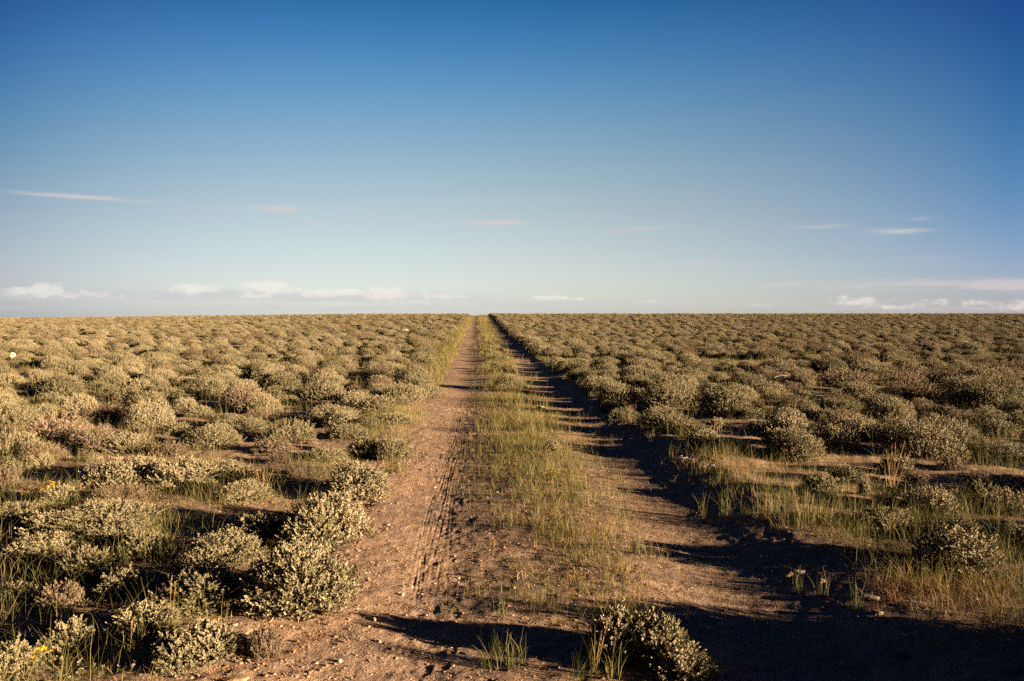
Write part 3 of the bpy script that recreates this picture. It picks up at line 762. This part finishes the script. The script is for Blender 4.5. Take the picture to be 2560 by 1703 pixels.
TUFTS = [
 (1235, 1660, 40, .17, .06, .25, .25, 'green grass tuft in the shadow at bottom centre, left of the strip sagebrush', 0),
 (1290, 1665, 34, .16, .05, .25, .35, 'second green grass tuft at bottom centre, nearer the strip sagebrush', 0),
 (1590, 1555, 120, .15, .10, .45, .62, 'dense fine yellow grass tuft directly behind the bottom centre sagebrush', 0),
 (1485, 1690, 16, .20, .03, .22, .55, 'grass tuft with straw seed heads left of the bottom centre sagebrush', 2),
 (1535, 1700, 22, .18, .035, .2, .35, 'bright green grass tuft at the foot of the bottom centre sagebrush', 0),
 (1455, 1700, 14, .19, .04, .35, .2, 'thin dark green grass tuft at the bottom edge left of the seed heads', 0),
 (1262, 1520, 10, .10, .02, .3, .25, 'small green grass tuft standing alone in front of the long shadow edge', 0),
 (1380, 1535, 12, .12, .03, .3, .3, 'thin grass tuft at the rim of the long shadow on the strip', 0),
 (1545, 1430, 70, .10, .09, .4, .6, 'spreading yellow grass tuft on the right side of the strip', 0),
 (1590, 1385, 22, .17, .03, .2, .25, 'tall green grass tuft at the strip edge beside the right track', 0),
 (1620, 1390, 16, .13, .03, .25, .35, 'shorter grass tuft right of the tall one at the strip edge', 0),
 (990, 1180, 150, .14, .10, .4, .5, 'bright green grass tuft below the leggy sagebrush on the left track edge', 0),
 (985, 1095, 90, .10, .09, .4, .4, 'small rounded green grass tuft on the left verge beyond the leggy bushes', 0),
 (1280, 1135, 70, .10, .07, .35, .1, 'fresh green grass tuft in the middle of the strip beyond the yellow flowers', 0),
 (1235, 1108, 60, .10, .07, .35, .15, 'fresh green grass tuft on the left side of the strip', 0),
 (1500, 1120, 60, .14, .06, .35, .35, 'grass tuft on the right rim of the strip opposite the shaded bush', 0),
 (1815, 1290, 40, .22, .05, .22, .45, 'tallest green grass tuft on the right verge', 0),
 (1760, 1300, 16, .24, .03, .15, .4, 'slender grass tuft on the right verge left of the tallest', 0),
 (1925, 1300, 26, .2, .05, .3, .5, 'leaning grass tuft on the right verge right of the tallest', 3),
 (2010, 1312, 26, .24, .04, .28, .5, 'grass tuft with long leaning straw stalks on the right verge', 5),
 (2060, 1310, 20, .22, .04, .2, .4, 'grass tuft at the right end of the grassy verge', 0),
 (1995, 1480, 20, .16, .035, .25, .4, 'lit grass tuft between two tan stones in the dark right track', 0),
 (2055, 1490, 18, .16, .035, .25, .4, 'lit grass tuft just right of the two tan stones', 0),
 (2140, 1520, 16, .17, .03, .25, .25, 'leaning grass tuft in shade beside the grey slab stone', 0),
 (2325, 1620, 14, .18, .03, .25, .2, 'dim grass tuft in the dark lower right', 0),
 (2230, 1230, 14, .35, .05, .25, .8, 'straw coloured grass tuft with bent seed heads in the right field', 5),
 (1790, 1130, 14, .28, .06, .3, .75, 'grass tuft with drooping seed heads before the shaded right bush', 5),
 (30, 1500, 160, .10, .11, .45, .2, 'dense dark green grass tuft on bare soil at the left photo edge', 0),
 (95, 1470, 90, .09, .12, .4, .35, 'low green grass tuft behind the bare soil at the left photo edge', 0),
 (60, 1640, 60, .14, .07, .4, .15, 'dark green grass tuft above the bottom left corner bush', 0),
 (345, 1650, 40, .16, .07, .5, .35, 'arching grass tuft left of the bottom edge sagebrush', 2),
 (150, 1690, 14, .22, .03, .4, .35, 'long bladed grass tuft beside the big yellow flowers', 0),
 (425, 1580, 12, .2, .03, .3, .55, 'thin straw grass tuft behind the bottom edge sagebrush', 2),
 (660, 1235, 26, .18, .06, .3, .8, 'straw coloured grass tuft behind the small solitary sagebrush', 5),
 (700, 1370, 60, .12, .05, .3, .5, 'yellow green grass tuft inside the big foreground clump', 0),
 (380, 1125, 120, .16, .10, .35, .2, 'green grass tuft between the bright cushion and its small arm', 0),
]
for T in TUFTS: grass_tuft(*T)

# ------------------------------------------------------------------ wild flowers
def flower_clump(px, py, n, r, h, petal, mat, label, cat, psize, npet=5, low=False):
    x, y = at(px, py); z = float(height(x, y, False))
    e = bpy.data.objects.new('wildflower_clump', None); C.objects.link(e); e.location = (x, y, z)
    tag(e, label, cat)
    LP, LD = [], []
    for i in range(n):
        a = rng.uniform(0, 6.28); q = r*math.sqrt(rng.random()); b = np.array([q*math.cos(a), q*math.sin(a), -.005])
        hh = h*rng.uniform(.6, 1.1); tip = b+np.array([rng.normal()*.12, rng.normal()*.12, 1])*hh
        u = np.linspace(0, 1, 4)[:, None]
        V, Q = tubes([(b*(1-u)*.8+tip*u, np.full(4, .0011))])
        tilt = np.array([rng.normal()*.5+.35, rng.normal()*.5-.35, 1.]); tilt /= np.linalg.norm(tilt)
        a1 = unit(np.cross(tilt, [1., .2, .1])); a2 = np.cross(tilt, a1); PD = []
        for k in range(npet):
            th = 2*math.pi*k/npet+rng.uniform(0, .3); PD.append(unit(a1*math.cos(th)+a2*math.sin(th)+tilt*.3))
        v, qd = leaf_quads(np.repeat(tip[None], npet, 0), np.array(PD), np.full(npet, psize), np.full(npet, psize*.62), rng)
        link('flower', mesh_from('flower', np.concatenate([V, v]), np.concatenate([Q, qd+len(V)]), [M_GRASS, mat], [0]*len(Q)+[1]*len(qd), np.concatenate([np.full(len(V), .25), np.full(len(v), rng.random())])), e)
        for k in range(6):
            f = rng.uniform(.05, .8); LP.append(b*.9*(1-f)+tip*f); LD.append(unit(np.array([rng.normal(), rng.normal(), .8])))
    lv, lq = leaf_quads(np.array(LP), np.array(LD), np.full(len(LP), .022), np.full(len(LP), .006), rng)
    link('leaf_cluster', mesh_from('leaf_cluster', lv, lq, [M_GRASS], tint=np.full(len(lv), .25)), e)
flower_clump(92, 1250, 42, .14, .10, 0, M_YEL, 'clump of small yellow wildflowers above the dull green bush at the left', 'wildflowers', .009)
flower_clump(135, 1236, 14, .06, .10, 0, M_YEL, 'small bunch of yellow wildflowers at the right end of the yellow clump', 'wildflowers', .012)
flower_clump(102, 1672, 5, .045, .09, 0, M_YEL, 'few large yellow flowers near the bottom left corner', 'wildflowers', .016, 6)
flower_clump(1385, 1195, 26, .10, .08, 0, M_YEL, 'yellow wildflowers in the middle of the grass strip', 'wildflowers', .007)
flower_clump(108, 1432, 60, .16, .04, 0, M_MAG, 'carpet of purple wildflowers in shade under the left sagebrush', 'wildflowers', .010)
flower_clump(190, 1408, 55, .12, .07, 0, M_MAG, 'brighter magenta wildflowers right of the purple carpet', 'wildflowers', .010)
flower_clump(255, 1680, 14, .17, .05, 0, M_LIL, 'scattered pale pink daisies in shade along the bottom left edge', 'wildflowers', .009, 7)
flower_clump(378, 1612, 6, .06, .06, 0, M_LIL, 'few pink daisies left of the bottom edge sagebrush', 'wildflowers', .014, 7)
flower_clump(1765, 1178, 26, .10, .07, 0, M_LIL, 'lilac wildflowers among rusty grass on the right verge', 'wildflowers', .011)
flower_clump(1728, 1160, 20, .10, .07, 0, M_LIL, 'paler wildflowers at the left tip of the rusty grass on the right verge', 'wildflowers', .011)

# ------------------------------------------------------------------ stones
ico_v = []; ph = (1+5**.5)/2
for a, b in ((-1, ph), (1, ph), (-1, -ph), (1, -ph)): ico_v += [(a, b, 0), (0, a, b), (b, 0, a)]
ico_v = unit(np.array(ico_v, float))
from itertools import combinations
ico_f = []
_d = min(np.linalg.norm(ico_v[0]-ico_v[k]) for k in range(1, 12))
for a, b, c in combinations(range(12), 3):
    if all(abs(np.linalg.norm(ico_v[i]-ico_v[j])-_d) < 1e-3 for i, j in ((a, b), (b, c), (a, c))):
        n = np.cross(ico_v[b]-ico_v[a], ico_v[c]-ico_v[a])
        ico_f.append((a, b, c) if n@ico_v[a] > 0 else (a, c, b))
ico_f = np.array(ico_f)
def subdiv(V, Fc):
    V = list(map(tuple, V)); mp = {}; o = []
    def mid(i, j):
        k = (min(i, j), max(i, j))
        if k not in mp:
            p = (np.array(V[i])+np.array(V[j]))/2; mp[k] = len(V); V.append(tuple(p/np.linalg.norm(p)))
        return mp[k]
    for a, b, c in Fc:
        x, y_, z = mid(a, b), mid(b, c), mid(c, a); o += [(a, x, z), (x, b, y_), (z, y_, c), (x, y_, z)]
    return np.array(V), np.array(o)
s1v, s1f = subdiv(ico_v, ico_f); s2v, s2f = subdiv(s1v, s1f); s3v, s3f = subdiv(s2v, s2f)
def stone(px, py, w, d, h, mat, label, rz=0, name='stone'):
    x, y = at(px, py)
    k = rng.uniform(0, 50, 3); V = s3v.copy()
    r = 1+.28*fbm(V[:, 0]*1.3+k[0]+V[:, 2], V[:, 1]*1.3+k[1]+V[:, 2]*.7, 7, 3)+.10*fbm(V[:, 0]*5+k[2], V[:, 1]*5+V[:, 2]*4, 9, 2)
    V = V*r[:, None]
    for c in range(5):                                   # broken facets
        n = unit(rng.normal(size=3)+[0, 0, .4]); q = V@n; lim = rng.uniform(.62, .85)
        V = V - np.maximum(q-lim, 0)[:, None]*n*.85
    V = V*[w/2, d/2, h]
    o = link(name, mesh_from(name, V, s3f, [mat], smooth=False), None, (x, y, float(height(x, y, False))+h*.25))
    o.rotation_euler = (0, 0, rz); tag(o, label, 'stone', 'stones lying on the ground')
stone(1352, 1026, .17, .12, .055, M_ROCKW, 'pale boulder on the left rim of the right track near the lone strip bush', .2)
stone(585, 1700, .13, .07, .012, M_ROCKT, 'flat pale stone at the bottom edge below the sagebrush')
stone(1972, 1440, .075, .04, .018, M_ROCKT, 'long tan stone lit at the edge of the dark right track', .5)
stone(2055, 1458, .05, .035, .022, M_ROCKW, 'small pale stone lit between grass tufts in the dark right track', .6)
stone(2168, 1497, .12, .07, .022, M_ROCKG, 'grey slab stone in shade beside the right track', -.3)
stone(2190, 1534, .07, .05, .018, M_ROCKG, 'grey stone in shade just below the grey slab')
stone(2247, 1640, .07, .05, .022, M_ROCKG, 'grey stone alone in the darkest part of the lower right')
stone(1998, 1432, .09, .05, .016, M_ROCKG, 'flat grey stone in shade right of the long tan one')
stone(1006, 1488, .020, .016, .010, M_ROCKW, 'little white stone on the left track just before the long shadow')
stone(1147, 1446, .018, .014, .009, M_ROCKW, 'little white stone right of the tyre marks on the left track')
stone(1085, 1219, .040, .02, .006, M_ROCKW, 'flat white chip on the left track halfway up the tyre marks')
stone(1243, 1232, .035, .02, .010, M_ROCKW, 'pale chip in the dark grass at the left side of the strip')
stone(1452, 1426, .018, .016, .011, M_ROCKW, 'bright pebble on the strip near the dry stick')
stone(936, 1550, .020, .016, .010, M_ROCKT, 'tan pebble on gravel left of the long shadow tip')
stone(850, 1656, .026, .02, .012, M_ROCKW, 'pale pebble on gravel at the lower left of the track')
stone(948, 1606, .024, .018, .011, M_ROCKT, 'tan pebble at the lower rim of the long shadow')
stone(1013, 832, .95, .7, .22, M_ROCKW, 'pale boulder far away in the brush left of the track')
stone(2415, 863, .55, .4, .16, M_ROCKW, 'pale stone far away in the brush right of the track')
stone(31, 896, .22, .16, .16, M_ROCKW, 'small white stone in the brush at the far left')
# gravel: many small stones in one sheet of stuff
rng = np.random.default_rng(31)
GVs, GFs, o_ = [], [], 0
def gravel(n, fx, fy, smin, smax):
    global o_
    for i in range(n):
        x, y = fx(), fy()
        s = smin+(smax-smin)*rng.random()**3.2; s *= max(1, (y/6)**.5)
        v = ico_v*(1+.25*rng.normal(size=(12, 1)))*[s*rng.uniform(.7, 1.3), s*rng.uniform(.7, 1.3), s*rng.uniform(.45, .9)]
        a = rng.uniform(0, 6.28); c, sn = math.cos(a), math.sin(a)
        v = v@np.array([[c, sn, 0], [-sn, c, 0], [0, 0, 1]]) + [x, y, 0]
        GVs.append(v); GFs.append(ico_f+o_); o_ += 12
gy = lambda: 2.7+rng.random()**1.6*11
gravel(8000, lambda: XL-.15+.42*rng.normal(), gy, .002, .0078)
gravel(2600, lambda: -.95+.28*rng.normal(), lambda: 2.7+rng.random()**1.8*6, .0025, .011)
gravel(3200, lambda: XR+.38*rng.normal(), gy, .002, .008)
gravel(3000, lambda: .6+.35*rng.normal(), gy, .0025, .012)
gravel(1600, lambda: rng.uniform(-3, -1), lambda: 2.8+rng.random()**1.5*5, .003, .014)
gravel(1000, lambda: rng.uniform(1.8, 3.6), lambda: 2.8+rng.random()**1.5*5, .003, .014)
v = np.concatenate(GVs); cen = v.reshape(-1, 12, 3)[:, :, :2].mean(1)
v[:, 2] += np.repeat(height(cen[:, 0], cen[:, 1])+.0005, 12)
M_GRAV, tg, bgv = base_mat('gravel_stone', .9)
tg.l.new(tg.ramp(tg.new('ShaderNodeAttribute', attribute_name='tint').outputs['Fac'], [(0, (.15, .09, .065)), (.5, (.31, .20, .135)), (.93, (.42, .29, .20)), (1, (.50, .38, .27))]), bgv.inputs['Base Color'])
tag(link('gravel', mesh_from('gravel', v, np.concatenate(GFs), [M_GRAV], tint=np.repeat(rng.random(len(cen)), 12))), 'loose reddish gravel scattered over the wheel tracks and verges', 'gravel', None, 'stuff')

# ------------------------------------------------------------------ dead wood and debris
def stick(name, px, py, segs, rad, mat, label, cat, rz=0):
    x, y = at(px, py)
    pol = [(np.array(s, float), np.linspace(1, .45, len(s))*rad*k) for s, k in segs]
    V, Q = tubes(pol, 6)
    o = link(name, mesh_from(name, V, Q, [mat], smooth=True), None, (x, y, float(height(x, y, False))+.006)); o.rotation_euler = (0, 0, rz)
    tag(o, label, cat)
stick('dead_branch', 610, 1604, [([(-.07, -.02, .0), (-.02, 0, .012), (.03, .015, .018), (.08, .03, .012)], 1.0), ([(-.02, 0, .012), (.02, .035, .03), (.05, .06, .035)], .7), ([(.0, .0, .012), (.02, -.03, .012), (.0, -.07, .0)], .8)], .006, M_DEAD,
      'forked grey dead branch on the gravel right of the bottom edge sagebrush', 'branch')
stick('dead_branch', 345, 1402, [([(-.06, 0, .01), (-.02, .01, .03), (.05, 0, .03), (.11, -.01, .015)], 1.0), ([(-.02, .01, .03), (.02, .03, .05), (.07, .03, .06)], .7), ([(.0, 0, .03), (.03, -.03, .02)], .6)], .005, M_DEAD,
      'bare pale twisted branch under the small lit sagebrush in the hollow', 'branch')
stick('dead_branch', 110, 1166, [([(-.12, 0, .02), (-.04, .02, .07), (.05, .01, .08), (.13, 0, .04)], 1.0), ([(-.04, .02, .07), (.02, .04, .12)], .6)], .006, M_DEAD,
      'arched bare branch beside the brown twiggy sagebrush at the left', 'branch')
stick('dry_stick', 1450, 1418, [([(-.09, .03, .0), (-.02, .012, .008), (.06, -.01, .004), (.10, -.03, .0)], 1.0)], .0026, M_DEAD, 'thin pale dry stick lying across the grass strip', 'stick')
stick('curled_stem', 1306, 1450, [([(-.03, -.02, .0), (-.028, .0, .03), (-.005, .01, .045), (.018, .0, .035), (.02, -.02, .0)], 1.0), ([(-.005, .01, .045), (.0, -.02, .02), (.005, -.035, .0)], .8)], .0032, M_DEAD, 'pale curled dry stem standing on the strip soil', 'stem')
stick('dry_stick', 870, 1480, [([(-.08, .05, .004), (-.03, .03, .01), (.03, -.01, .006), (.07, -.06, .0)], 1.0), ([(-.03, .03, .01), (.0, .04, .02)], .7)], .0025, M_TWIG, 'dark thin twig trailing from the small plant beside the largest sagebrush', 'stick')
stick('fallen_stalk', 1955, 972, [([(-.16, .0, .22), (-.02, .0, .27), (.10, 0, .25), (.16, 0, .30)], 1.0)], .008, M_STRAW if False else M_DEAD, 'yellowish bent stalk lying over brush in the right field', 'stalk')
rng = np.random.default_rng(41)
for px, w, lab in ((1237, .16, 'dark reddish clump of debris lying across the strip, left piece'), (1283, .20, 'dark reddish clump of debris lying across the strip, right piece')):
    x, y = at(px, 1060); V = s2v*(1+.45*rng.normal(size=(len(s2v), 1))*.5)*[w/2, .06, .035]
    tag(link('debris_clump', mesh_from('debris_clump', V, s2f, [M_DUNG]), None, (x, y, float(height(x, y, False))+.012)), lab, 'debris')
